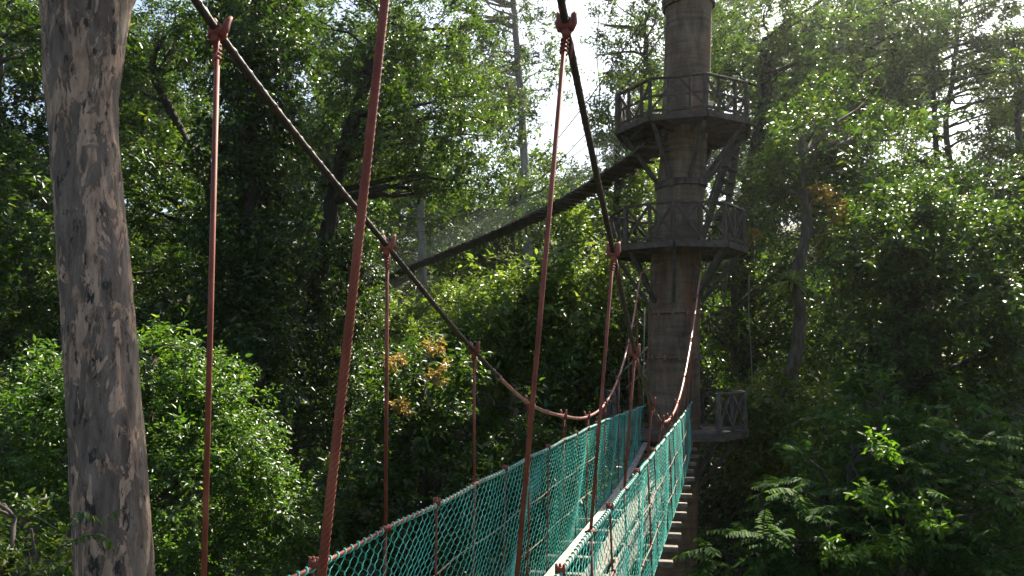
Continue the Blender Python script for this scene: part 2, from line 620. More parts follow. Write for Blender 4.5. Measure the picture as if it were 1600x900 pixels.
# ---- the forest
# left side
tree('rainforest_tree', 'leafy tree at the left photo edge behind the grey bare trunk', 20,
     [(-10, 110, 0, 120, 130, 2.2), (10, 300, .6, 110, 130, 2.2), (110, 60, 1.5, 90, 110, 2), (-40, 450, 0, 110, 90, 2)], trunk=[(-30, 560), (-15, 300), (0, 60)], tr=.22, L=.15, leaf='leaf_mid', dens=.8)
tree('rainforest_tree', 'leafy tree with sky specks between the grey bare trunk and left hanger rope', 24,
     [(245, 110, 0, 85, 110, 2.4), (215, 290, -1, 90, 100, 2), (300, 40, 1, 70, 80, 2), (300, 340, 0, 60, 70, 2), (180, 420, 0, 100, 60, 2)], trunk=[(345, 520), (335, 330), (300, 240), (240, 120)], tr=.26, leaf='leaf_mid', bark='bark_dark', dens=.72, L=.15)
tree('vine_covered_tree', 'very dark tree wrapped in climbing leaves behind the far left hanger', 19.5,
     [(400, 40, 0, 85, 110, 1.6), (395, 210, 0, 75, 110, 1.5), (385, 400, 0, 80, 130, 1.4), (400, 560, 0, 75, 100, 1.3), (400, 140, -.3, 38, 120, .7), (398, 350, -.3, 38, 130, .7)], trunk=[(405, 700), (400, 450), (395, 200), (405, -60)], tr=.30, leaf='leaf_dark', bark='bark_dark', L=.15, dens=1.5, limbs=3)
tree('spreading_tree', 'broad tree with leaning dark trunk and arching boughs, left of sky gap', 23.5,
     [(560, 60, 0, 110, 90, 2.2), (665, 60, 1, 90, 90, 2.2), (725, 190, .5, 75, 65, 1.8), (620, 205, -.8, 105, 60, 2), (530, 250, .5, 60, 70, 1.6), (700, 285, 0, 75, 28, 1.4), (590, 150, 2, 90, 90, 2)],
     trunk=[(455, 660), (478, 530), (505, 400), (522, 300), (560, 160), (600, 40)], tr=.34, leaf='leaf_mid', bark='bark_dark', L=.15, dens=.72, limbs=6)
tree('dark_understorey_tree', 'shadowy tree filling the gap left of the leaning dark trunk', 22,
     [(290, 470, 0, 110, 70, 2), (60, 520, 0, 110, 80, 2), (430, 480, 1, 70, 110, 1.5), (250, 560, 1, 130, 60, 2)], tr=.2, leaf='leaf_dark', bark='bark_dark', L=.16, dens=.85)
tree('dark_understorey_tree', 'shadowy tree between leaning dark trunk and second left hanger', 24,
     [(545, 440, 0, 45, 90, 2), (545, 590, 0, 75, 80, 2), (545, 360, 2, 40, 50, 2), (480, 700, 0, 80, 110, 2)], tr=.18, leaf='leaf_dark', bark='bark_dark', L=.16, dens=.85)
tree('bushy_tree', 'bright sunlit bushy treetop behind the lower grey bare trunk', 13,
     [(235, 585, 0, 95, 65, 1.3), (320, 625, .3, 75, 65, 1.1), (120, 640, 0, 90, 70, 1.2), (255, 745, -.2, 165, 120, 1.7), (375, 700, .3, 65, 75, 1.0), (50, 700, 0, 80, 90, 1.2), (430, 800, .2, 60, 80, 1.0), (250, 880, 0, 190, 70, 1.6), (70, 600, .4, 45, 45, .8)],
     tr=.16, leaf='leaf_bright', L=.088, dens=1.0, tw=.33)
tree('leafy_sapling', 'near sapling with pale oval leaves at the bottom left corner', 7.6,
     [(20, 860, 0, 75, 60, .5), (80, 900, .1, 70, 45, .5), (-20, 800, 0, 50, 60, .5)], tr=.04, leaf='leaf_light', L=.085, dens=.55, tw=.28, cat='sapling')
# centre
tree('tall_emergent_tree', 'tall slender pale tree standing in the bright sky gap', 44,
     [(800, 40, 0, 70, 60, 2.2), (755, 110, 0, 50, 45, 1.8), (850, 110, 0, 45, 40, 1.6), (790, 180, 0, 60, 40, 1.8), (740, 30, 0, 45, 50, 1.6), (830, -40, 0, 90, 50, 2), (690, 15, 1, 40, 40, 1.6)],
     trunk=[(826, 420), (820, 260), (814, 150), (806, 60), (800, -40)], tr=.30, leaf='leaf_far', bark='bark_pale', L=.24, dens=.40, limbs=5, tw=.9)
tree('pale_trunked_tree', 'pale grey trunked tree under the upper walkway, left of sky gap', 36,
     [(640, 290, 0, 60, 40, 1.8), (700, 350, 1, 60, 35, 1.8), (590, 330, 1, 50, 60, 1.8)], trunk=[(660, 420), (658, 330), (662, 240)], tr=.30, leaf='leaf_far', bark='bark_pale', L=.2, dens=.5, tw=.7)
tree('vine_draped_tree', 'pale tree draped with hanging vines just left of the tower top', 29,
     [(1000, 10, 0, 55, 55, 1.8), (985, 95, 0, 38, 60, 1.2), (930, 60, 1, 16, 40, .6), (1020, 150, 0, 35, 60, 1.2)], trunk=[(985, 420), (1005, 240), (1010, 60)], tr=.2, leaf='leaf_mid', bark='bark', L=.15, dens=.75, tw=.6)
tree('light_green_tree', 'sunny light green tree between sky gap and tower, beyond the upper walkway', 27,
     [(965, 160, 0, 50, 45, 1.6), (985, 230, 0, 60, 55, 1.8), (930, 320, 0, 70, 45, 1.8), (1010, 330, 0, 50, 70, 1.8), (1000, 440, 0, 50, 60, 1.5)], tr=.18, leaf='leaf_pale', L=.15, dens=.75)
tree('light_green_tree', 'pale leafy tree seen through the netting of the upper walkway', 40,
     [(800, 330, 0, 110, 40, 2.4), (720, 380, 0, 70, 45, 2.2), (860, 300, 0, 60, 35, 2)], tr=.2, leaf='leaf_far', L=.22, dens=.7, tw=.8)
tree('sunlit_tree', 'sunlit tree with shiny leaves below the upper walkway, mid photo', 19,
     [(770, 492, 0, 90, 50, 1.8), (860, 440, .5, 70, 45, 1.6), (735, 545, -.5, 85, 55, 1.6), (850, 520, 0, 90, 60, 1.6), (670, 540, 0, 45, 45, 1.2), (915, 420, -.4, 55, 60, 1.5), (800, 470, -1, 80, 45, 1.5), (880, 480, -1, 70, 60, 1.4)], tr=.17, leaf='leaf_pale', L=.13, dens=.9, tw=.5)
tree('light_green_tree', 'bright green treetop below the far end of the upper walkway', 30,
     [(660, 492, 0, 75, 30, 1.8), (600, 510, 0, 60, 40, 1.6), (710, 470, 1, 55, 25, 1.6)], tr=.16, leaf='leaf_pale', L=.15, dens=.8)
tree('dark_green_tree', 'deep green tree behind the two right cables, left of tower foot', 18.4,
     [(900, 560, 0, 85, 80, 1.6), (960, 500, .3, 45, 90, 1.3), (850, 640, 0, 100, 70, 1.5), (950, 650, 0, 70, 80, 1.3), (990, 560, .6, 35, 70, 1.0)], tr=.16, leaf='leaf_mid', bark='bark_dark', L=.13, dens=.9)
tree('orange_tipped_tree', 'dark green tree with orange young leaf tufts behind the left net', 15,
     [(660, 610, 0, 80, 65, 1.4), (740, 650, .3, 70, 75, 1.3), (610, 700, 0, 75, 80, 1.2), (700, 770, 0, 110, 100, 1.5), (560, 800, .2, 70, 90, 1.1), (820, 760, .3, 80, 90, 1.2), (600, 880, 0, 130, 60, 1.4)],
     tr=.15, leaf='leaf_mid', bark='bark_dark', L=.12, dens=.85, tw=.45,
     orange=[(678, 540, 15, 4), (686, 582, 17, 9), (617, 563, 9, 6), (625, 634, 11, 5)])
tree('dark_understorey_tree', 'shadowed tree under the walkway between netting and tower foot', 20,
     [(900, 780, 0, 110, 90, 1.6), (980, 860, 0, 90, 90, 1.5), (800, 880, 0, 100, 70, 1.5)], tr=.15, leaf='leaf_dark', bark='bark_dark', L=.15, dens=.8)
# right side
tree('rainforest_tree', 'leafy tree with a thick slanting dark trunk right of the tower top', 24,
     [(1175, 50, 0, 75, 65, 2), (1255, 120, 0, 80, 75, 2), (1150, 150, .5, 50, 70, 1.6), (1230, 225, -.5, 80, 50, 1.8), (1290, 40, 1, 60, 60, 1.8)], trunk=[(1165, 330), (1178, 250), (1192, 175), (1200, 60)], tr=.36, leaf='leaf_mid', bark='bark_dark', L=.15, dens=.72, limbs=5)
tree('crooked_trunk_tree', 'crooked grey brown trunk carrying a spiky fern, right of the tower', 17.5,
     [(1262, 250, .3, 75, 55, 1.5), (1330, 300, .3, 80, 60, 1.6), (1205, 290, .8, 45, 35, 1.2), (1390, 240, .8, 70, 60, 1.5), (1300, 190, 1, 70, 50, 1.4)], trunk=[(1228, 660), (1237, 580), (1250, 500), (1243, 440), (1256, 380), (1260, 320), (1258, 250)], tr=.19, leaf='leaf_mid', bark='bark_mid', L=.13, dens=.75,
     orange=[(1300, 318, 16, 12), (1312, 352, 10, 18), (1282, 300, 12, 8), (1318, 445, 14, 6), (1290, 385, 9, 14)])
tree('rainforest_tree', 'tall leafy tree with slim upright stem under the upper right glare', 27,
     [(1375, 60, 0, 85, 75, 2.2), (1345, 160, 0, 60, 60, 1.8), (1430, 120, .5, 55, 60, 1.8), (1440, 20, 1, 60, 60, 2)], trunk=[(1338, 420), (1334, 250), (1330, 100), (1325, -30)], tr=.2, leaf='leaf_mid', bark='bark_dark', L=.16, dens=.70)
tree('twin_stemmed_tree', 'thin bare stem with a long side bough against right sky gap', 30,
     [(1510, 70, 0, 80, 50, 2), (1570, 50, 0, 60, 60, 2), (1580, 140, 0, 50, 40, 1.6)], trunk=[(1475, 420), (1465, 260), (1458, 120), (1470, 20)], tr=.16, leaf='leaf_far', bark='bark_dark', L=.17, dens=.6, limbs=6)
tree('twin_stemmed_tree', 'second thin forked stem, just right of the bare bough stem', 30.6,
     [(1500, -10, 0, 70, 50, 1.8), (1550, 100, .4, 60, 35, 1.6), (1540, 190, .6, 45, 35, 1.4), (1425, 225, .6, 30, 40, 1.4)], trunk=[(1508, 420), (1492, 300), (1478, 200), (1490, 110), (1500, 10)], tr=.17, leaf='leaf_far', bark='bark_dark', L=.17, dens=.5, limbs=6)
tree('rainforest_tree', 'leafy light tree at the right photo edge beside right sky gap', 25,
     [(1590, 190, 0, 45, 55, 1.6), (1560, 285, 0, 75, 45, 1.8), (1500, 310, .5, 60, 35, 1.5), (1620, 110, 0, 60, 70, 1.8)], tr=.18, leaf='leaf_light', L=.15, dens=.75)
tree('dark_green_tree', 'dark dense tree against the right edge, above mid height', 19,
     [(1560, 310, 0, 75, 60, 1.6), (1600, 400, 0, 80, 70, 1.6), (1500, 370, .5, 70, 60, 1.5)], tr=.18, leaf='leaf_dark', bark='bark_dark', L=.14, dens=.9)
tree('dark_green_tree', 'wide dense tree with glinting sunlit top right of the crooked trunk', 14.3,
     [(1400, 380, 0, 85, 65, 1.5), (1480, 470, 0, 90, 75, 1.6), (1395, 490, .2, 65, 60, 1.3), (1375, 590, 0, 60, 50, 1.2), (1460, 570, -.2, 100, 65, 1.4), (1570, 500, 0, 70, 80, 1.4), (1500, 370, .2, 80, 60, 1.3), (1590, 390, .2, 80, 60, 1.3), (1660, 470, 0, 80, 90, 1.4), (1355, 405, .3, 55, 50, 1.2), (1440, 330, .3, 70, 50, 1.3)], tr=.18, leaf='leaf_mid', bark='bark_dark', L=.115, dens=.92, tw=.40)
tree('rainforest_tree', 'mid green tree behind the ladder, between tower and crooked trunk', 23,
     [(1150, 330, 0, 60, 60, 1.6), (1190, 420, 0, 70, 70, 1.8), (1130, 480, 0, 60, 80, 1.6), (1180, 560, 0, 70, 70, 1.6), (1290, 430, .5, 60, 80, 1.6), (1260, 520, 1, 70, 70, 1.6)], tr=.16, leaf='leaf_mid', L=.15, dens=.8,
     orange=[(1172, 368, 9, 6)])
tree('low_tree', 'low leafy tree just right of the lowest platform', 17.4,
     [(1195, 640, 0, 60, 35, 1.2), (1240, 620, .3, 60, 40, 1.1), (1180, 690, -.3, 50, 45, 1.1), (1290, 660, 0, 70, 40, 1.2), (1230, 740, -.4, 60, 60, 1.0), (1225, 650, -1, 45, 40, .7), (1175, 628, -.8, 35, 22, .7)], tr=.1, leaf='leaf_light', L=.13, dens=.85, tw=.45)  # lighter leaf colour replaces the sun this tree does not get
tree('feather_leaved_tree', 'tree with long feather shaped leaves filling the bottom right', 11.2,
     [(1330, 760, 0, 140, 70, 1.0), (1250, 850, -.3, 110, 65, .9), (1470, 780, 0, 130, 90, 1.1), (1400, 700, .4, 100, 45, .9), (1400, 880, -.5, 170, 70, 1.0), (1560, 870, -.2, 90, 80, 1.0), (1190, 890, -.2, 80, 45, .8)],
     tr=.12, leaf='leaf_pinnate', bark='bark_dark', L=.125, dens=1.0, style='pinnate', tw=.55, young_mat='leaf_fresh',
     orange=[(1440, 795, 28, 22), (1365, 775, 18, 18), (1310, 850, 24, 16), (1460, 820, 20, 14), (1380, 690, 14, 14), (1390, 845, 16, 10)])  # hanging tufts of bright leaves, doubling as lit patches in the crown
tree('broad_leaved_shrub', 'bright green shrub with drooping broad leaves above the feathery tree', 13.2,
     [(1400, 640, 0, 110, 45, 1.0), (1320, 715, 0, 80, 40, .9), (1500, 660, 0, 90, 60, 1.0)], tr=.09, leaf='leaf_bright', L=.15, dens=.75, tw=.45)  # lighter leaf colour makes this shrub read as a lit patch
tree('dark_green_tree', 'dark sparkling foliage tree in the lower right edge', 15,
     [(1570, 640, 0, 80, 90, 1.3), (1590, 780, 0, 70, 90, 1.3), (1500, 590, .4, 80, 60, 1.2)], tr=.13, leaf='leaf_dark', bark='bark_dark', L=.12, dens=.9, tw=.42)
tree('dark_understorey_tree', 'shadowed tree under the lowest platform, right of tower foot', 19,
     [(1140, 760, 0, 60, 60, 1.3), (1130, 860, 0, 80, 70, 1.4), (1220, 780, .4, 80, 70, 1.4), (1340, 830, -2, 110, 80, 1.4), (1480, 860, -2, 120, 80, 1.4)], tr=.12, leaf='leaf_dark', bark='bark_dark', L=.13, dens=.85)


# ---- far wood and undergrowth
def far_forest():
    r = random.Random(5)
    gaps = [(890, 110, 62, 150), (1500, 180, 28, 60), (1590, 10, 60, 40), (690, 20, 20, 30), (265, 5, 30, 25), (1215, 10, 30, 25), (945, 60, 35, 70)]
    lb = []
    for Y, vlo, vhi, n in ((44, 380, 640, 40), (50, 220, 460, 46), (58, 20, 300, 60), (70, -20, 330, 60)):
        for k in range(n):
            u = -120 + 1840 * (k + r.random()) / n
            v = r.uniform(vlo, vhi)
            ru, rv = r.uniform(50, 85), r.uniform(45, 75)
            if any(abs(u - g[0]) < g[2] + ru * .7 and abs(v - g[1]) < g[3] + rv * .7 for g in gaps):
                continue
            lb += lobes_px([(u, v, r.uniform(-3, 3), ru, rv, 2.6)], Y)
    p, out = spray_points(lb, 9000, .8)
    V, Fc, n = make_leaves(p, out, .38, 'simple', 5, 11, 1.25, six=False)
    o = np_mesh('distant_forest', V, Fc, M['leaf_far'], None, n)
    o['kind'] = 'stuff'
    o['label'] = 'hazy far wood behind the nearer trees'


far_forest()


def undergrowth():
    n = 9000
    x = RNG.uniform(-34, 36, n)
    y = RNG.uniform(9, 68, n)
    z = np.array([gz(a, b) for a, b in zip(x, y)]) + RNG.uniform(0, 1.0, n) ** 2 * 2.2
    p = np.stack([x, y, z], 1)
    out = norm(RNG.normal(size=(n, 3)) * .5 + np.array([0, -.3, 1]))
    V, Fc, k = make_leaves(p, out, .26, 'simple', 3, 9, .8, six=False)
    o = np_mesh('undergrowth', V, Fc, M['leaf_dark'], None, k)
    o['kind'] = 'stuff'
    o['label'] = 'leafy undergrowth covering the forest floor'


undergrowth()

# ------------------------------------------------------------------ bare grey trunk at left
Y0 = 7.0
prof = [(-80, 60, 235), (0, 72, 204), (50, 74, 196), (100, 75, 189), (150, 76, 182), (220, 82, 183), (300, 87, 189), (380, 92, 196), (450, 96, 203), (525, 101, 209), (600, 106, 215), (675, 110, 222), (750, 114, 228), (820, 118, 233), (900, 122, 239)]
ring = []
for (v, a, b) in prof:
    c = at((a + b) / 2, v, Y0)
    ring.append((c, (b - a) / 2 * (c - Vector((0, 0, 0))).dot(FWD) / F))
d = (ring[-1][0] - ring[-3][0]) / (ring[-1][0].z - ring[-3][0].z)
low = []
zz = ring[-1][0].z
g = gz(-4.5, Y0)
for k in range(1, 13):
    z = zz + (g - .4 - zz) * k / 12
    low.append((ring[-1][0] + d * (z - zz) * .6, ring[-1][1] * (1 + .035 * k + (.5 if k == 12 else 0))))
top = [(ring[0][0] + Vector((.04 * k, 0, .7 * k)), ring[0][1] * (1 - .12 * k)) for k in range(3, 0, -1)]
ring = top + ring + low
ring.reverse()
RS = smooth_path([c for c, _ in ring], 5)
rr = []
for i in range(len(ring) - 1):
    for k in range(5):
        rr.append(ring[i][1] + (ring[i + 1][1] - ring[i][1]) * k / 5)
rr.append(ring[-1][1])
from mathutils import noise as mnoise
mb = MB()
n = 120
fine = []
for i in range(len(RS) - 1):
    m_n = max(1, int((RS[i + 1] - RS[i]).length / .045)) if RS[i].z > -5 else 1
    for k in range(m_n):
        t = k / m_n
        fine.append((RS[i].lerp(RS[i + 1], t), rr[i] + (rr[i + 1] - rr[i]) * t))
fine.append((RS[-1], rr[-1]))
for (c, r_) in fine:
    for k in range(n):
        th = 2 * math.pi * k / n
        z = c.z
        e = Vector((math.cos(th), math.sin(th), 0))
        q = 1 + .018 * math.sin(3 * th + z * .9) + .014 * math.sin(5 * th - z * 1.7 + 1)
        p = e * r_
        f1 = mnoise.fractal(Vector((p.x * 6, p.y * 6, z * 1.5)), 1.0, 2.0, 3)
        f2 = mnoise.fractal(Vector((p.x * 19 + 7, p.y * 19, z * 4.5)), 1.0, 2.0, 3)
        step = .012 * (1 if f1 > .05 else 0)
        mb.v.append(c + e * (r_ * .985 * q - step + .010 * f1 + .006 * f2))
for i in range(len(fine) - 1):
    for k in range(n):
        k2 = (k + 1) % n
        mb.f.append((i * n + k, i * n + k2, (i + 1) * n + k2, (i + 1) * n + k))
        mb.smooth.append(True)
mb.f.append(tuple((len(fine) - 1) * n + k for k in range(n)))
mb.smooth.append(False)
root = thing('bare_tree', 'thick bare grey trunk with tan peeling bark, nearest at left', 'tree', (RS[0].x, RS[0].y, g))
mb.build('trunk', M['dead_bark'], root)

# leafy twig in front of the trunk
root = thing('leafy_twig', 'thin twig of pale leaves crossing the foot of the bare grey trunk', 'twig', at(70, 830, 6.2))
mb = MB()
tw1 = smooth_path([at(60, 900, 6.2), at(95, 855, 6.2), at(118, 802, 6.15), at(150, 806, 6.1), at(186, 798, 6.1)], 5)
tw2 = smooth_path([at(95, 855, 6.2), at(130, 838, 6.1), at(160, 838, 6.1), at(172, 850, 6.1)], 5)
tw3 = smooth_path([at(95, 830, 6.25), at(75, 818, 6.25), at(57, 807, 6.25)], 5)
for t_ in (tw1, tw2, tw3):
    mb.tube(t_, [.006 - .004 * i / len(t_) for i in range(len(t_))], 5)
mb.build('stem', M['bark'], root)
P, D, Nn = [], [], []
for t_ in (tw1[4:], tw2[3:]):
    for i in range(0, len(t_) - 1, 1):
        for s_ in (-1, 1):
            if random.random() < .8:
                P.append(t_[i])
                dd = (t_[i + 1] - t_[i]).normalized()
                D.append(dd * .6 + Vector((random.uniform(-.5, .5), -.5 * s_, -.4 + random.uniform(-.5, .5))))
                Nn.append(Vector((random.uniform(-.5, .5), -.3, 1)))
P, D, Nn = np.array(P), np.array(D), np.array(Nn)
V, Fc, k = leaf_geo(P, D, Nn, RNG.uniform(.06, .11, len(P)), RNG.uniform(.03, .045, len(P)))
np_mesh('leaves', V, Fc, M['leaf_light'], root, k)

# ------------------------------------------------------------------ tower tree
TY = 16.5
axis_px = [(-140, 1080, 37), (-60, 1078, 36), (0, 1076, 36), (120, 1073, 35.5), (250, 1067, 35.5), (340, 1060, 37), (430, 1055, 38.5), (520, 1053, 40), (600, 1052.5, 41), (700, 1052, 40), (800, 1051, 38), (900, 1050, 38)]
ax = []
for (v, u, r_) in axis_px:
    c = at(u, v, TY)
    ax.append((c, r_ * c.dot(FWD) / F))
gt = gz(ax[-1][0].x, TY)
c0 = ax[-1][0]
for k in range(1, 9):
    z = c0.z + (gt - .4 - c0.z) * k / 8
    ax.append((Vector((c0.x - .01 * k, TY, z)), .52 + .012 * k + (.35 if k == 8 else 0)))
for k in range(1, 5):
    ax.insert(0, (ax[0][0] + Vector((.03, 0, 1.2)), ax[0][1] * .97))
ax.reverse()


def axis_at(z):
    for (a, ra), (b, rb) in zip(ax[:-1], ax[1:]):
        if a.z <= z <= b.z:
            t = (z - a.z) / (b.z - a.z)
            return a.lerp(b, t), ra + (rb - ra) * t
    return (ax[0] if z < ax[0][0].z else ax[-1])


mb = MB()
n = 36
zs = np.arange(ax[0][0].z, ax[-1][0].z, .14)
zb = [at(1063, 285, TY).z, at(1076, 6, TY).z]
for i, z in enumerate(zs):
    c, r_ = axis_at(z)
    sw = sum(.045 * math.exp(-((z - q) / .10) ** 2) for q in zb)
    for k in range(n):
        th = 2 * math.pi * k / n
        q = 1 + .012 * math.sin(4 * th + z * .7) + .010 * math.sin(7 * th - z * 1.3) + sw * (1.5 + math.sin(5 * th + z * 9))
        mb.v.append(c + Vector((math.cos(th), math.sin(th), 0)) * r_ * q)
for i in range(len(zs) - 1):
    for k in range(n):
        k2 = (k + 1) % n
        mb.f.append((i * n + k, i * n + k2, (i + 1) * n + k2, (i + 1) * n + k))
        mb.smooth.append(True)
tower = thing('tower_tree', 'tall straight brown trunk carrying three round platforms', 'tree', (ax[0][0].x, TY, gt))
mb.build('trunk', M['tower_bark'], tower)


p_, o_ = spray_points([(np.array((3.2, 17.2, 14.2)), np.array((3.6, 3.2, 2.8))), (np.array((5.6, 18.5, 15.5)), np.array((2.8, 2.8, 2.2)))], 520, .75)  # crown above the view, added to shade the bare trunk at left
V, Fc, k = make_leaves(p_, o_, .17, 'simple', 5, 12, .7, six=False)
np_mesh('crown', V, Fc, M['leaf_mid'], tower, k)


def band(z, r, m, bolts=6, tilt=0.0, name='iron_band', wraps=1):
    c, rt = axis_at(z)
    mb = MB()
    for w in range(wraps):
        pts = []
        for k in range(33):
            th = 2 * math.pi * k / 32
            rad = rt * 1.03 + r * .6
            pts.append(Vector((c.x + rad * math.cos(th), c.y + rad * math.sin(th), z + tilt * math.cos(th) + w * r * 1.8 + random.uniform(-.003, .003))))
        mb.tube(pts, r, 6, cap=False)
    o = mb.build(name, m, tower)
    if bolts:
        for k in range(bolts):
            th = -math.pi / 2 + (k - bolts / 2 + .5) * .5
            b = MB()
            dirv = Vector((math.cos(th), math.sin(th), 0))
            p = Vector((c.x, c.y, z)) + dirv * (rt * 1.03 + r * 1.6)
            p.z += tilt * math.cos(th)
            b.box(p, .03, .028, .055, X=dirv.cross(Vector((0, 0, 1))))
            b.build('bolt_block', m, o, .006)


band(at(1056, 490, TY).z, .022, M['iron'], 6)
band(at(1053, 559, TY).z, .011, M['iron'], 5)
band(at(1051, 776, TY).z, .016, M['iron'], 2)
band(at(1064, 290, TY).z - .05, .028, M['bark'], 0, .02, 'rope_wrap', 3)
band(at(1076, 12, TY).z, .035, M['bark'], 0, .02, 'rope_wrap', 3)


# ------------------------------------------------------------------ platforms
def octagon(z, Rr, ph, c):
    return [Vector((c.x + Rr * math.cos(ph + k * math.pi / 4), c.y + Rr * math.sin(ph + k * math.pi / 4), z)) for k in range(8)]


def inside_x(poly, y):
    xs = []
    for a, b in zip(poly, poly[1:] + poly[:1]):
        if (a.y - y) * (b.y - y) < 0:
            t = (y - a.y) / (b.y - a.y)
            xs.append(a.x + (b.x - a.x) * t)
    return (min(xs), max(xs)) if len(xs) >= 2 else None


def platform(z, Rr, ph, label, hr, style, skip=(), strut=1.15, cx=0.0, mat='timber'):
    c, rt = axis_at(z)
    c = Vector((c.x + cx, c.y, z))
    root = thing('tree_platform', label, 'platform', (c.x, c.y, z), 'timber platforms built round the tower trunk')
    poly = octagon(z, Rr, ph, c)
    mb = MB()
    y = c.y - Rr
    while y < c.y + Rr:
        yy = y + .07
        e = inside_x(poly, yy)
        if e:
            hole = math.sqrt(max(0, (rt + .05) ** 2 - (yy - c.y) ** 2))
            segs = [(e[0], c.x - cx - hole), (c.x - cx + hole, e[1])] if hole > 0.02 else [e]
            for (a, b) in segs:
                if b - a > .03:
                    dz = random.uniform(-.004, .004)
                    mb.box(((a + b) / 2, yy, z - .022 + dz), (b - a) / 2 + random.uniform(-.02, .01), .066, .02)
        y += .145
    mb.build('deck', M[mat], root)
    for k in range(8):
        a, b = poly[k], poly[(k + 1) % 8]
        fb = MB()
        o_ = ((a + b) / 2 - c)
        o_.z = 0
        o_.normalize()
        fb.bar(a + o_ * .03 + Vector((0, 0, -.085)), b + o_ * .03 + Vector((0, 0, -.085)), .045, .12)
        fb.build('fascia_board', M[mat], root)
    # joists under the deck
    for k in range(8):
        a = poly[k]
        dv = (c - a)
        dv.z = 0
        L = dv.length
        dv.normalize()
        jb = MB()
        jb.bar(a + dv * .06 + Vector((0, 0, -.10)), a + dv * (L - rt) + Vector((0, 0, -.10)), .07, .11)
        jb.build('joist', M['deck_under'], root)
        sb = MB()
        p1 = a + dv * .12 + Vector((0, 0, -.16))
        ct, r2 = axis_at(z - strut)
        p2 = Vector((ct.x, ct.y, z - strut)) - dv * (r2 + .02)
        sb.bar(p1, p2, .065, .075)
        sb.build('support_strut', M['deck_under'], root)
    top = Vector((0, 0, hr))
    for k in range(8):
        if k in skip:
            continue
        a, b = poly[k], poly[(k + 1) % 8]
        sh = (c - (a + b) / 2)
        sh.z = 0
        sh.normalize()
        A, B = a + sh * .03, b + sh * .03
        rb = MB()
        rb.bar(A + top, B + top, .075, .045)
        rb.build('handrail', M[mat], root, .006)
        lo = MB()
        lo.bar(A + Vector((0, 0, .07)), B + Vector((0, 0, .07)), .035, .05)
        lo.build('bottom_rail', M[mat], root)
        posts = (0, .5) if style == 'x2' else (0, .33, .72)
        prev = k == 0 or (k - 1) in skip
        for t in posts + ((1,) if (k + 1) % 8 in skip else ()):
            p = A.lerp(B, t)
            pb = MB()
            w = .078 if t in (0, 1) else .055
            pb.box(p + Vector((0, 0, hr / 2 - .015)), w / 2, w / 2, hr / 2 - .01, X=(B - A))
            pb.build('post', M[mat], root, .004)
        panels = [(0, .5), (.5, 1)] if style == 'x2' else [(0.0, .5), (.5, 1.0)]
        for i, (t0, t1) in enumerate(panels):
            p0, p1 = A.lerp(B, t0 + .02), A.lerp(B, t1 - .02)
            cb = MB()
            off = sh * .012
            if style == 'x2':
                cb.bar(p0 + Vector((0, 0, .10)) + off, p1 + Vector((0, 0, hr - .03)) + off, .024, .052)
                cb.bar(p0 + Vector((0, 0, hr - .03)) - off, p1 + Vector((0, 0, .10)) - off, .024, .052)
            else:
                s0, s1 = ((.10, hr - .03) if (i + k) % 2 else (hr - .03, .10))
                cb.bar(p0 + Vector((0, 0, s0)) + off, p1 + Vector((0, 0, s1)) + off, .024, .052)
                cb.bar(p0 + Vector((0, 0, hr * .5)) - off, p1 + Vector((0, 0, hr * .5)) - off, .024, .052)
            cb.build('cross_brace', M[mat], root)
    return root, c, poly


z_top = at(964, 203, TY).z
z_mid = at(957, 388, TY).z
z_low = at(1155, 668, TY).z
P_top = platform(z_top, 1.42, R(-90 + 6), 'highest platform, its rails in single slanting braces', .72, 'slant', cx=-.02)
P_mid = platform(z_mid, 1.38, R(-90 - 22.5 + 9), 'middle platform ringed by crossed rail panels', .74, 'x2', cx=0.0)
P_low = platform(z_low, 1.46, R(-90 - 22.5 + 4), 'lowest platform where the netted walkway arrives', .74, 'x2', skip=(0, 7), cx=-.02, mat='timber_low')

# small pale board on the top platform
o = MB()
bp = at(1110, 166, 15.7)
o.box(bp + Vector((0, 0, 0)), .055, .015, .10)
o.box(bp + Vector((0, .02, -.13)), .02, .015, .12)
tag(o.build('notice_board', M['white'], None, .004), 'small pale board standing on the highest platform', 'board')

# timber stair between middle and top platform
root = thing('timber_stair', 'steep dark timber stair from middle to highest platform', 'stair', at(1110, 385, 17.3))
a0, a1 = at(1098, 372, 17.0), at(1150, 207, 17.0)
b0, b1 = a0 + Vector((.50, .35, 0)), a1 + Vector((.16, .35, 0))
for (p, q) in ((a0, a1), (b0, b1)):
    m_ = MB()
    m_.bar(p, q, .04, .13)
    m_.build('stringer', M['deck_under'], root)
for k in range(1, 9):
    t = k / 9
    p, q = a0.lerp(a1, t), b0.lerp(b1, t)
    m_ = MB()
    m_.bar(p - (q - p) * .12, q + (q - p) * .12, .17, .035)
    m_.build('tread', M['timber'], root)
for (p, q) in ((a0 + Vector((.1, -.05, .7)), a1 + Vector((.1, -.05, .5))),):
    m_ = MB()
    m_.bar(p, q, .04, .05)
    m_.build('handrail', M['deck_under'], root)

# metal ladder below the middle platform
root = thing('metal_ladder', 'thin grey metal ladder hanging below the middle platform', 'ladder', at(1085, 640, 17.3))
l0, l1 = at(1096, 505, 17.4), at(1104, 400, 17.2)
r0, r1 = l0 + Vector((.45, .0, 0)), l1 + Vector((.50, .05, 0))
for (p, q) in ((l0, l1), (r0, r1)):
    m_ = MB()
    m_.tube([p, q], .016, 6)
    m_.build('ladder_rail', M['ladder'], root)
for k in range(6):
    t = (k + .5) / 6
    m_ = MB()
    m_.tube([l0.lerp(l1, t), r0.lerp(r1, t)], .011, 6)
    m_.build('rung', M['ladder'], root)

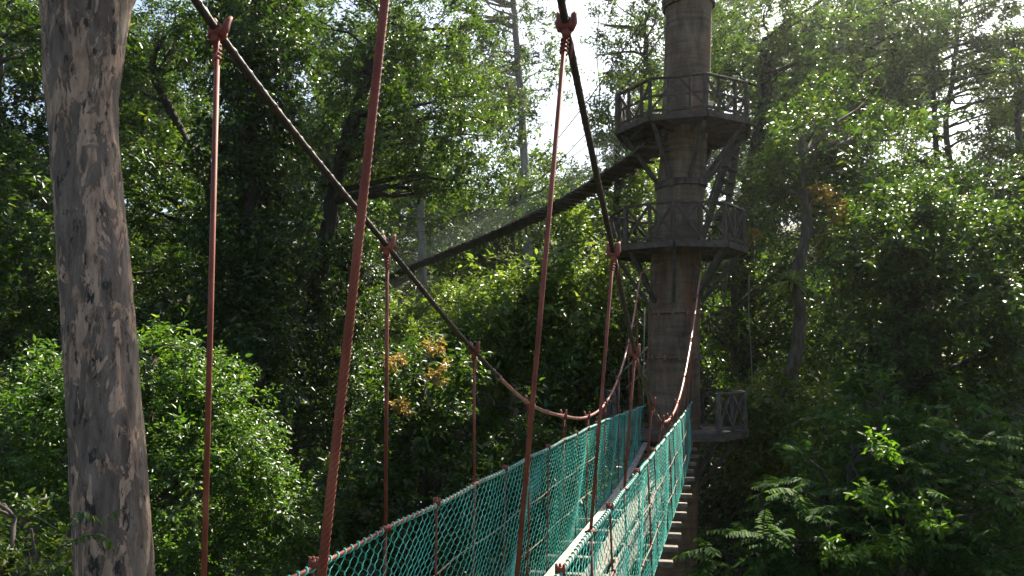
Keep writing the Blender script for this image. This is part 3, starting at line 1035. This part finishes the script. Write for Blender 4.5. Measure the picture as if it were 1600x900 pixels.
# metal handrail behind the trunk at left
root = thing('metal_handrail', 'slim slanting grey handrail behind the tower trunk, above lowest platform', 'handrail', at(966, 648, 17.2))
m_ = MB()
m_.tube([at(961, 592, 17.1), at(1022, 533, 17.1)], .018, 6)
m_.build('rail', M['galv'], root)
m_ = MB()
m_.tube([at(978, 606, 17.1), at(1022, 566, 17.1)], .012, 6)
m_.build('rail', M['galv'], root)
for (u, v0, v1) in ((966, 588, 655), (987, 567, 655), (1005, 480, 655)):
    m_ = MB()
    m_.tube([at(u, v1, 17.1), at(u + 2, v0, 17.1)], .013, 6)
    m_.build('post', M['galv'], root)

# fern on the crooked trunk
root = thing('birds_nest_fern', 'spiky star shaped fern perched on the crooked grey brown trunk', 'fern', at(1243, 448, 17.3))
P, D = [], []
c = at(1238, 440, 17.05)
mV, mF, base = [], [], 0
for k in range(46):
    th = random.uniform(0, 2 * math.pi)
    el = random.uniform(-.5, 1.2)
    d_ = Vector((math.cos(th) * math.cos(el) - .35, math.sin(th) * math.cos(el) * .8 - .2, math.sin(el))).normalized()
    L = random.uniform(.35, .68)
    sd = d_.cross(Vector((0, 0, 1))).normalized()
    nseg = 6
    for i in range(nseg + 1):
        t = i / nseg
        p = c + d_ * (L * t) - Vector((0, 0, .18 * L * t * t * 2))
        w = .036 * math.sin(math.pi * min(.98, t * .9 + .08)) ** .7
        mV += [p + sd * w, p - sd * w]
    for i in range(nseg):
        b = base + 2 * i
        mF.append((b, b + 1, b + 3, b + 2))
    base += 2 * (nseg + 1)
np_mesh('fronds', np.array(mV), np.array(mF), M['leaf_fern'], root)
m_ = MB()
m_.tube([c + Vector((.02, 0, -.16)), c + Vector((0, 0, -.06)), c + Vector((0, 0, .05))], [.03, .10, .04], 8)
m_.build('root_ball', M['bark_dark'], root)

# hanging lianas
for (u, v0, v1, Y, lab) in ((1172, 430, 720, 18.5, 'thin straight liana hanging right of the ladder'), (935, 20, 330, 31, 'thin liana hanging in the sky gap left of the tower'), (1385, 120, 520, 22, 'thin dark liana hanging at upper right, left of the right sky gap')):
    m_ = MB()
    pts = smooth_path([at(u + random.uniform(-3, 3), v0 + (v1 - v0) * k / 5, Y) for k in range(6)], 4)
    m_.tube(pts, .014 if Y < 25 else .02, 5)
    tag(m_.build('liana', M['bark_pale' if Y < 20 else 'bark_dark']), lab, 'liana')


# ------------------------------------------------------------------ the netted walkway
def interp(tab, y):
    ys = [t[0] for t in tab]
    P = smooth_cache(tuple(map(tuple, tab)))
    return float(np.interp(y, P[0], P[1]))


_sc = {}


def smooth_cache(tab):
    if tab not in _sc:
        pts = smooth_path([Vector((a, b, 0)) for a, b in tab], 10)
        _sc[tab] = (np.array([p.x for p in pts]), np.array([p.y for p in pts]))
    return _sc[tab]


def zof(v, Y):
    return at(800, v, Y).z


CR = [(-4, 5.2), (-2, 3.75), (0, 2.45), (1.3, 1.74), (2.6, zof(40, 2.6)), (4.05, zof(395, 4.05)), (5.35, zof(551, 5.35)), (6.9, zof(632, 6.9)), (8.05, zof(658, 8.05)), (9.5, -.70), (11, -.55), (12.4, -.12), (13.8, .62), (15.3, 1.75)]
CL = [(-4, 5.2), (-2, 3.75), (0, 2.42), (1.2, 1.76), (2.48, zof(50, 2.48)), (3.77, zof(385, 3.77)), (5.07, zof(548, 5.07)), (6.45, zof(630, 6.45)), (7.8, zof(650, 7.8)), (9.1, -.66), (10.5, -.58), (12.0, -.2), (13.5, .5), (15.4, 1.75)]
XR = lambda y: .2693 * y - .70
XL = lambda y: .2693 * y - 1.60
ZR = lambda y: -.86 + .03 * max(0, (y - 12) / 3)
ZL = lambda y: -.785 - .12 * max(0, (y - 10) / 6)
ZD = lambda y: -1.86 + (.30 * ((y - 9.5) / 5.5) ** 2 if y > 9.5 else 0)
YE = 15.0
YS = -2.5
walk = thing('suspension_walkway', 'netted suspension walkway with teal green netting and red ropes', 'walkway', (XR(6), 6, ZD(6)))


def cableX(side, y, z):
    if side > 0:
        return XR(y) + .092 * max(0, z - ZR(y))
    return XL(y) - .008 * max(0, z - ZL(y))


dirW = Vector((.2693, 1, 0)).normalized()
perp = Vector((1, -.2693, 0)).normalized()
for side, tab in ((1, CR), (-1, CL)):
    Z = ZR if side > 0 else ZL
    X = XR if side > 0 else XL
    pts = []
    y = -3.5
    while y <= 15.3:
        z = interp(tab, y)
        pts.append(Vector((cableX(side, y, z), y, z)))
        y += .12
    # far end to an anchor on the tower trunk
    ca, ra = axis_at(1.9)
    anch = ca + Vector((-.30 if side < 0 else .20, -ra * .9, 0))
    anch.z = 1.95
    split = next(i for i, p in enumerate(pts) if p.y > (5.6 if side < 0 else 8.2))

    def strand_tube(mb, pts, r):
        mb.tube(pts, r, 10)
    m_ = MB()
    strand_tube(m_, pts[:split + 1], .0135)
    # lay of the cable: two thin wires winding round it
    for ph in (0, math.pi * 2 / 3, math.pi * 4 / 3):
        hp = []
        s_ = 0
        for i in range(split):
            a, b = pts[i], pts[i + 1]
            t = (b - a).normalized()
            e1 = t.cross(Vector((1, 0, .2))).normalized()
            e2 = t.cross(e1)
            for q in range(4):
                w = s_ + (b - a).length * q / 4
                an = w / .16 * 2 * math.pi + ph
                hp.append(a.lerp(b, q / 4) + (e1 * math.cos(an) + e2 * math.sin(an)) * .0105)
            s_ += (b - a).length
        m_.tube(hp, .0055, 5)
    mc = m_.build('main_cable', M['cable'], walk)
    mc['label'] = 'dark steel near run of the main cable'
    m_ = MB()
    m_.tube(pts[split:] + [anch], .0150, 8)
    k0 = split
    while k0 < len(pts) - 2:
        a, b = pts[k0], pts[k0 + 1]
        d_ = (b - a).normalized()
        m_.tube([a - d_ * .02, a + d_ * .02], .020, 8)
        k0 += 6
    mc = m_.build('main_cable', M['redcable'], walk)
    mc['label'] = 'red painted far run of the main cable'
    # stay rope beside the anchor
    m_ = MB()
    ya = 13.2
    m_.tube([Vector((X(14.6), 14.6, ZR(14))), anch + Vector((.05 * side, .05, -.1))], .010, 5)
    m_.build('stay_rope', M['red'], walk)
    # hangers
    ys = [1.3, 2.6, 4.05, 5.35, 6.9, 8.05, 9.4, 10.7, 12.0, 13.3, 14.5] if side > 0 else [1.2, 2.48, 3.77, 5.07, 6.45, 7.8, 9.1, 10.4, 11.7, 13.0, 14.4]
    ys = [-1.3, 0.0] + ys
    for y in ys:
        z = interp(tab, y)
        tp = Vector((cableX(side, y, z), y, z))
        rl = Vector((X(y), y, Z(y)))
        db = Vector((X(y) + .02 * side, y, ZD(y) - .02))
        m_ = MB()
        rh = .0088
        if z - Z(y) > .12:
            L = (tp - rl).length
            nseg = max(4, int(L / (.012 if y < 5 else .06)))
            pp = []
            rr_ = []
            for k in range(nseg + 1):
                t = k / nseg
                pp.append(tp.lerp(rl, t) + Vector((math.sin(t * L * 6 + y), math.cos(t * L * 5), 0)) * .0005)
                rr_.append(rh * (1 + .04 * math.sin(t * L * 9 + y) + .03 * math.sin(t * L * 31)))
            if y < 2.0:
                m_.tube([tp, rl], rh * .88, 10)
                tdir = (rl - tp).normalized()
                e1 = tdir.cross(Vector((0, 1, .1))).normalized()
                e2 = tdir.cross(e1)
                nst = int(L / .045 * 10)
                for q in range(4):
                    hp = []
                    for k in range(nst + 1):
                        an = 2 * math.pi * (k / 10 + q / 4)
                        hp.append(tp.lerp(rl, k / nst) + (e1 * math.cos(an) + e2 * math.sin(an)) * rh * .66)
                    m_.tube(hp, rh * .30, 5)
            else:
                m_.tube([tp, rl], rh, 8)
        m_.tube([rl, rl.lerp(db, .5) + Vector((.004, 0, 0)), db], .0075, 6)
        h = m_.build('hanger', M['red'], walk)
        # clamp where it grips the cable
        t = (Vector((cableX(side, y + .1, interp(tab, y + .1)), y + .1, interp(tab, y + .1))) - tp).normalized()
        sx = t.cross(Vector((0, 0, 1))).normalized()
        nz_ = sx.cross(t).normalized()
        cm = MB()
        cm.tube([tp - t * .022, tp + t * .022], .024, 8)
        for s2 in (-1, 1):
            b0_ = tp + sx * .020 * s2
            cm.tube([b0_ - nz_ * .022, b0_ + nz_ * .012 + sx * .006 * s2, b0_ + nz_ * .045 + sx * .004 * s2, b0_ + nz_ * .062 + sx * .012 * s2], [.009, .013, .011, .006], 7)
        cm.tube([tp - nz_ * .014, tp - nz_ * .05], [.016, .011], 7)
        cm.tube([tp + sx * .012 - nz_ * .02, tp + sx * .026 - nz_ * .08, tp + sx * .024 - nz_ * .15], [.004, .0035, .003], 5)
        hd = (rl - tp).normalized()
        for q in range(4):
            cq = tp + hd * (.045 + .014 * q)
            ex = hd.cross(Vector((0, 1, .1))).normalized()
            ey = hd.cross(ex)
            cm.tube([cq + (ex * math.cos(2 * math.pi * k / 10) + ey * math.sin(2 * math.pi * k / 10)) * .0105 + hd * (.014 * k / 10) for k in range(11)], .005, 5)
        cm.build('cable_clamp', M['red'], h)
        kn = MB()
        kn.tube([rl - dirW * .035 + Vector((0, 0, .010)), rl - dirW * .012, rl + dirW * .012, rl + dirW * .04 + Vector((0, 0, .006))], [.006, .019, .019, .007], 7)
        kn.tube([rl - perp * .03, rl, rl + perp * .03], [.006, .012, .006], 6)
        kn.build('rail_knot', M['red'], h)
    # droppers between the hangers
    mids = [(a + b) / 2 for a, b in zip(ys[:-1], ys[1:])]
    for y in mids:
        rl = Vector((X(y), y, Z(y)))
        db = Vector((X(y) + .02 * side, y, ZD(y) - .02))
        m_ = MB()
        m_.tube([rl + Vector((0, 0, .03)), rl, rl.lerp(db, .5) + Vector((.006, 0, 0)), db], .0065, 6)
        dr = m_.build('dropper_rope', M['red'], walk)
        kn = MB()
        for s2 in (-1, 1):
            kn.tube([rl + perp * .014 * s2 - Vector((0, 0, .014)), rl + perp * .016 * s2 + Vector((0, 0, .028))], [.008, .006], 6)
        kn.tube([rl - dirW * .018, rl + dirW * .018], .018, 7)
        kn.build('rail_knot', M['red'], dr)
    # handrail rope with the net lacing wound round it
    rp = []
    y = YS
    while y <= YE + .5:
        rp.append(Vector((X(y), y, Z(y) - .012 * math.sin(math.pi * ((y % 1.3) / 1.3)))))
        y += .1
    m_ = MB()
    m_.tube(rp, .0095, 8)
    hr_ = m_.build('handrail_rope', M['greyrope'] if side > 0 else M['red'], walk)
    hp = []
    y = YS
    while y <= YE + .4:
        an = y / .06 * 2 * math.pi
        hp.append(Vector((X(y), y, Z(y) - .012 * math.sin(math.pi * ((y % 1.3) / 1.3)))) + (perp * math.cos(an) + Vector((0, 0, math.sin(an)))) * .0125)
        y += .06 / 8
    m_ = MB()
    m_.tube(hp, .0042, 4)
    m_.build('lacing_cord', M['net'], hr_)
    # net
    w = .041
    nlev = 60
    V_, F_ = [], []
    ns = int((YE - YS) / w)
    pv = []
    for i in range(ns):
        yb = YS + i * w
        pts = []
        for j in range(nlev + 1):
            tj = j / nlev
            ph = j % 4
            d_ = w * .46 * (1 if ph in (0, 1) else -1) * (1 if i % 2 else -1)
            jig = .006 * math.sin(i * 1.7 + j * .9) + .004 * math.sin(i * .37 + j * 2.3) + .022 * math.sin(yb * 3.1 + tj * 4) + .012 * math.sin(yb * 9.7 - tj * 6)
            yy = yb + d_ + jig
            zt, zb_ = Z(yy) - .012 - .018 * abs(math.sin(math.pi * yb / .65)), ZD(yy) - .01
            zz = zt + (zb_ - zt) * tj
            bel = .035 * math.sin(math.pi * tj) * math.sin(yy * 2.4 + tj * 2) + .02 * math.sin(yy * 5.1 + tj * 5) * math.sin(math.pi * tj)
            pts.append((X(yy) + bel + .02 * side * tj, yy, zz))
        pv.append(pts)
    A = np.array(pv)  # strands, levels, 3
    rad = .0028
    offs = np.array([[1, 0, 0.0], [-.5, .87, 0], [-.5, -.87, 0]]) * rad
    VV = (A[:, :, None, :] + offs[None, None]).reshape(-1, 3)
    S_, L_ = A.shape[0], A.shape[1]
    idx = np.arange(S_ * L_ * 3).reshape(S_, L_, 3)
    q = []
    for k in range(3):
        k2 = (k + 1) % 3
        q.append(np.stack([idx[:, :-1, k], idx[:, :-1, k2], idx[:, 1:, k2], idx[:, 1:, k]], -1).reshape(-1, 4))
    np_mesh('net', VV, np.concatenate(q), M['net'], walk, 4)
    # two ropes woven through the net
    for tj in (.36, .70):
        m_ = MB()
        pts = []
        y = YS
        while y <= YE:
            zt, zb_ = Z(y), ZD(y)
            pts.append(Vector((X(y) + .02 * side * tj + .012 * side, y, zt + (zb_ - zt) * (tj + .010 * math.sin(y * 4.8)))))
            y += .15
        m_.tube(pts, .0052, 6)
        m_.build('net_rope', M['greyrope'], walk)
        if side > 0:
            for y in mids + ys:
                m_ = MB()
                zt, zb_ = Z(y), ZD(y)
                p = Vector((X(y) + .02 * side * tj + .012 * side, y, zt + (zb_ - zt) * (tj + .010 * math.sin(y * 4.8))))
                m_.tube([p - dirW * .02, p + dirW * .02], [.014, .012], 6)
                m_.build('rope_knot', M['red'], walk)

# crossbars and boards
y = -2.2
while y < 14.9:
    z = ZD(y)
    a = Vector((XL(y) - .17 + random.uniform(-.02, .02), y, z - .03)) 
    b = Vector((XR(y) + .15 + random.uniform(-.03, .03), y, z - .03))
    a += dirW * .12
    b -= dirW * .12
    m_ = MB()
    m_.bar(a, b, .085 + random.uniform(-.01, .01), .055)
    m_.build('crossbar', M['crossbar'], walk, .006)
    y += .58


def board(off, w, m, dz=.0, y0=-2.4, y1=14.9, th=.028):
    seg = y0
    while seg < y1:
        e = min(seg + 2.9, y1)
        m_ = MB()
        nn = 6
        for k in range(nn):
            ya, yb = seg + (e - seg - .008) * k / nn, seg + (e - seg - .008) * (k + 1) / nn
            pa = Vector((XL(ya) + off, ya, ZD(ya) + th / 2 + dz))
            pb = Vector((XL(yb) + off, yb, ZD(yb) + th / 2 + dz))
            for (p_) in (pa, pb):
                for (sx_, sz_) in ((-1, -1), (1, -1), (1, 1), (-1, 1)):
                    m_.v.append(p_ + perp * (w / 2 * sx_) + Vector((0, 0, th / 2 * sz_)))
            b_ = len(m_.v) - 8
            for q_ in range(4):
                q2 = (q_ + 1) % 4
                m_.f.append((b_ + q_, b_ + q2, b_ + 4 + q2, b_ + 4 + q_))
                m_.smooth.append(False)
        m_.f.append((3, 2, 1, 0))
        m_.smooth.append(False)
        b_ = len(m_.v) - 4
        m_.f.append((b_, b_ + 1, b_ + 2, b_ + 3))
        m_.smooth.append(False)
        m_.build('walking_board', m, walk)
        seg = e


board(.05, .085, M['pale_board'])
board(.40, .16, M['crossbar'])
board(.62, .16, M['crossbar'])

# ------------------------------------------------------------------ upper walkway
upw = thing('suspension_walkway', 'high dark walkway slanting from the tower to trees at left', 'walkway', at(860, 330, 22))
path = smooth_path([at(1028, 226, 15.9), at(1002, 246, 16.6), at(930, 291, 19), at(860, 329, 22), at(790, 360, 26), at(720, 388, 30.5), at(640, 420, 36.5), at(580, 445, 41.5)], 8)
cum = [0]
for a, b in zip(path[:-1], path[1:]):
    cum.append(cum[-1] + (b - a).length)
cum = np.array(cum)
PA = np.array([tuple(p) for p in path])


def pat(s):
    p = Vector([float(np.interp(s, cum, PA[:, k])) for k in range(3)])
    q = Vector([float(np.interp(s + .2, cum, PA[:, k])) for k in range(3)])
    return p, (q - p).normalized() if (q - p).length > 1e-6 else Vector((0, 1, 0))


S = cum[-1] - .3
for sd in (-.19, 0, .19):
    m_ = MB()
    nseg = 60
    for k in range(nseg):
        p, d_ = pat(S * k / nseg)
        q, _ = pat(S * (k + 1) / nseg)
        side_ = d_.cross(Vector((0, 0, 1))).normalized()
        m_.bar(p + side_ * sd + Vector((0, 0, .03)), q + side_ * sd + Vector((0, 0, .03)), .2, .03)
    m_.build('walking_board', M['deck_under'], upw)
s_ = .15
while s_ < S:
    p, d_ = pat(s_)
    side_ = d_.cross(Vector((0, 0, 1))).normalized()
    m_ = MB()
    a_ = .34 + random.uniform(-.05, .07)
    m_.bar(p - side_ * a_ - Vector((0, 0, .02)), p + side_ * (.34 + random.uniform(-.05, .07)) - Vector((0, 0, .02)), .10, .055)
    m_.build('crossbar', M['deck_under'], upw)
    s_ += .40
for sd in (-1, 1):
    for h in (0.0, .35, .9, 1.0):
        m_ = MB()
        pts = []
        for k in range(60):
            p, d_ = pat(S * k / 59)
            side_ = d_.cross(Vector((0, 0, 1))).normalized()
            pts.append(p + side_ * .31 * sd + Vector((0, 0, h + (.0 if h < .95 else 1.6 * (2 * k / 59 - 1) ** 2))))
        m_.tube(pts, .012 if h > .95 else .009, 5)
        m_.build('main_cable' if h > .95 else 'net_rope', M['greyrope'] if h < .95 else M['cable'], upw)
    pv = []
    k = 0
    s_ = .1
    while s_ < S:
        p, d_ = pat(s_)
        side_ = d_.cross(Vector((0, 0, 1))).normalized()
        pts = []
        for j in range(15):
            zz = .9 * (1 - j / 14)
            off = .040 * (1 if (j // 1) % 2 else -1) * (1 if k % 2 else -1)
            pts.append(tuple(p + d_ * off + side_ * .31 * sd + Vector((0, 0, zz))))
        pv.append(pts)
        s_ += .09
        k += 1
    A = np.array(pv)
    offs = np.array([[1, 0, 0.0], [-.5, .87, 0], [-.5, -.87, 0]]) * .0022
    VV = (A[:, :, None, :] + offs[None, None]).reshape(-1, 3)
    S_, L_ = A.shape[0], A.shape[1]
    idx = np.arange(S_ * L_ * 3).reshape(S_, L_, 3)
    q = []
    for k in range(3):
        k2 = (k + 1) % 3
        q.append(np.stack([idx[:, :-1, k], idx[:, :-1, k2], idx[:, 1:, k2], idx[:, 1:, k]], -1).reshape(-1, 4))
    np_mesh('net', VV, np.concatenate(q), M['faded_net'], upw, 4)

# ------------------------------------------------------------------ light, sky, haze
SUN_AZ, SUN_EL = R(32), R(47)
w = bpy.data.worlds.new('World')
sc.world = w
w.use_nodes = True
nt = w.node_tree
sky = nt.nodes.new('ShaderNodeTexSky')
sky.sky_type = 'NISHITA'
sky.sun_disc = False
sky.sun_elevation = SUN_EL
sky.sun_rotation = SUN_AZ
sky.air_density = 1.0
sky.dust_density = 3.0
bg = nt.nodes['Background']
bg.inputs['Strength'].default_value = .066
nt.links.new(sky.outputs[0], bg.inputs['Color'])
sun = bpy.data.lights.new('sun', 'SUN')
sun.energy = 5.0
sun.angle = R(.6)
sun.color = (1, .92, .76)
so = bpy.data.objects.new('sun', sun)
C.objects.link(so)
sd = Vector((math.sin(SUN_AZ) * math.cos(SUN_EL), math.cos(SUN_AZ) * math.cos(SUN_EL), math.sin(SUN_EL)))
so.rotation_euler = sd.to_track_quat('Z', 'Y').to_euler()

HAZE = 0.00036
if HAZE:
    mb = MB()
    mb.box((0, 30, 4), 50, 50, 24)
    m, nt, b = newmat('humid air')
    nt.nodes.remove(b)
    vol = nt.nodes.new('ShaderNodeVolumePrincipled')
    vol.inputs['Color'].default_value = (.93, .96, 1, 1)
    vol.inputs['Density'].default_value = HAZE
    vol.inputs['Anisotropy'].default_value = .82
    nt.links.new(vol.outputs[0], nt.nodes['Material Output'].inputs['Volume'])
    hz = mb.build('haze', m)
    hz['kind'] = 'stuff'

# ------------------------------------------------------------------ render settings
sc.view_settings.view_transform = 'Standard'
sc.view_settings.look = 'None'
sc.view_settings.exposure = 1.92
sc.view_settings.gamma = 1
cy = sc.cycles
cy.max_bounces = 6
cy.diffuse_bounces = 3
cy.glossy_bounces = 2
cy.transmission_bounces = 4
cy.volume_bounces = 1
cy.transparent_max_bounces = 6
cy.caustics_reflective = False
cy.caustics_refractive = False
cy.use_denoising = True
cy.use_adaptive_sampling = True
cy.adaptive_threshold = 0.02
cy.sample_clamp_indirect = 6
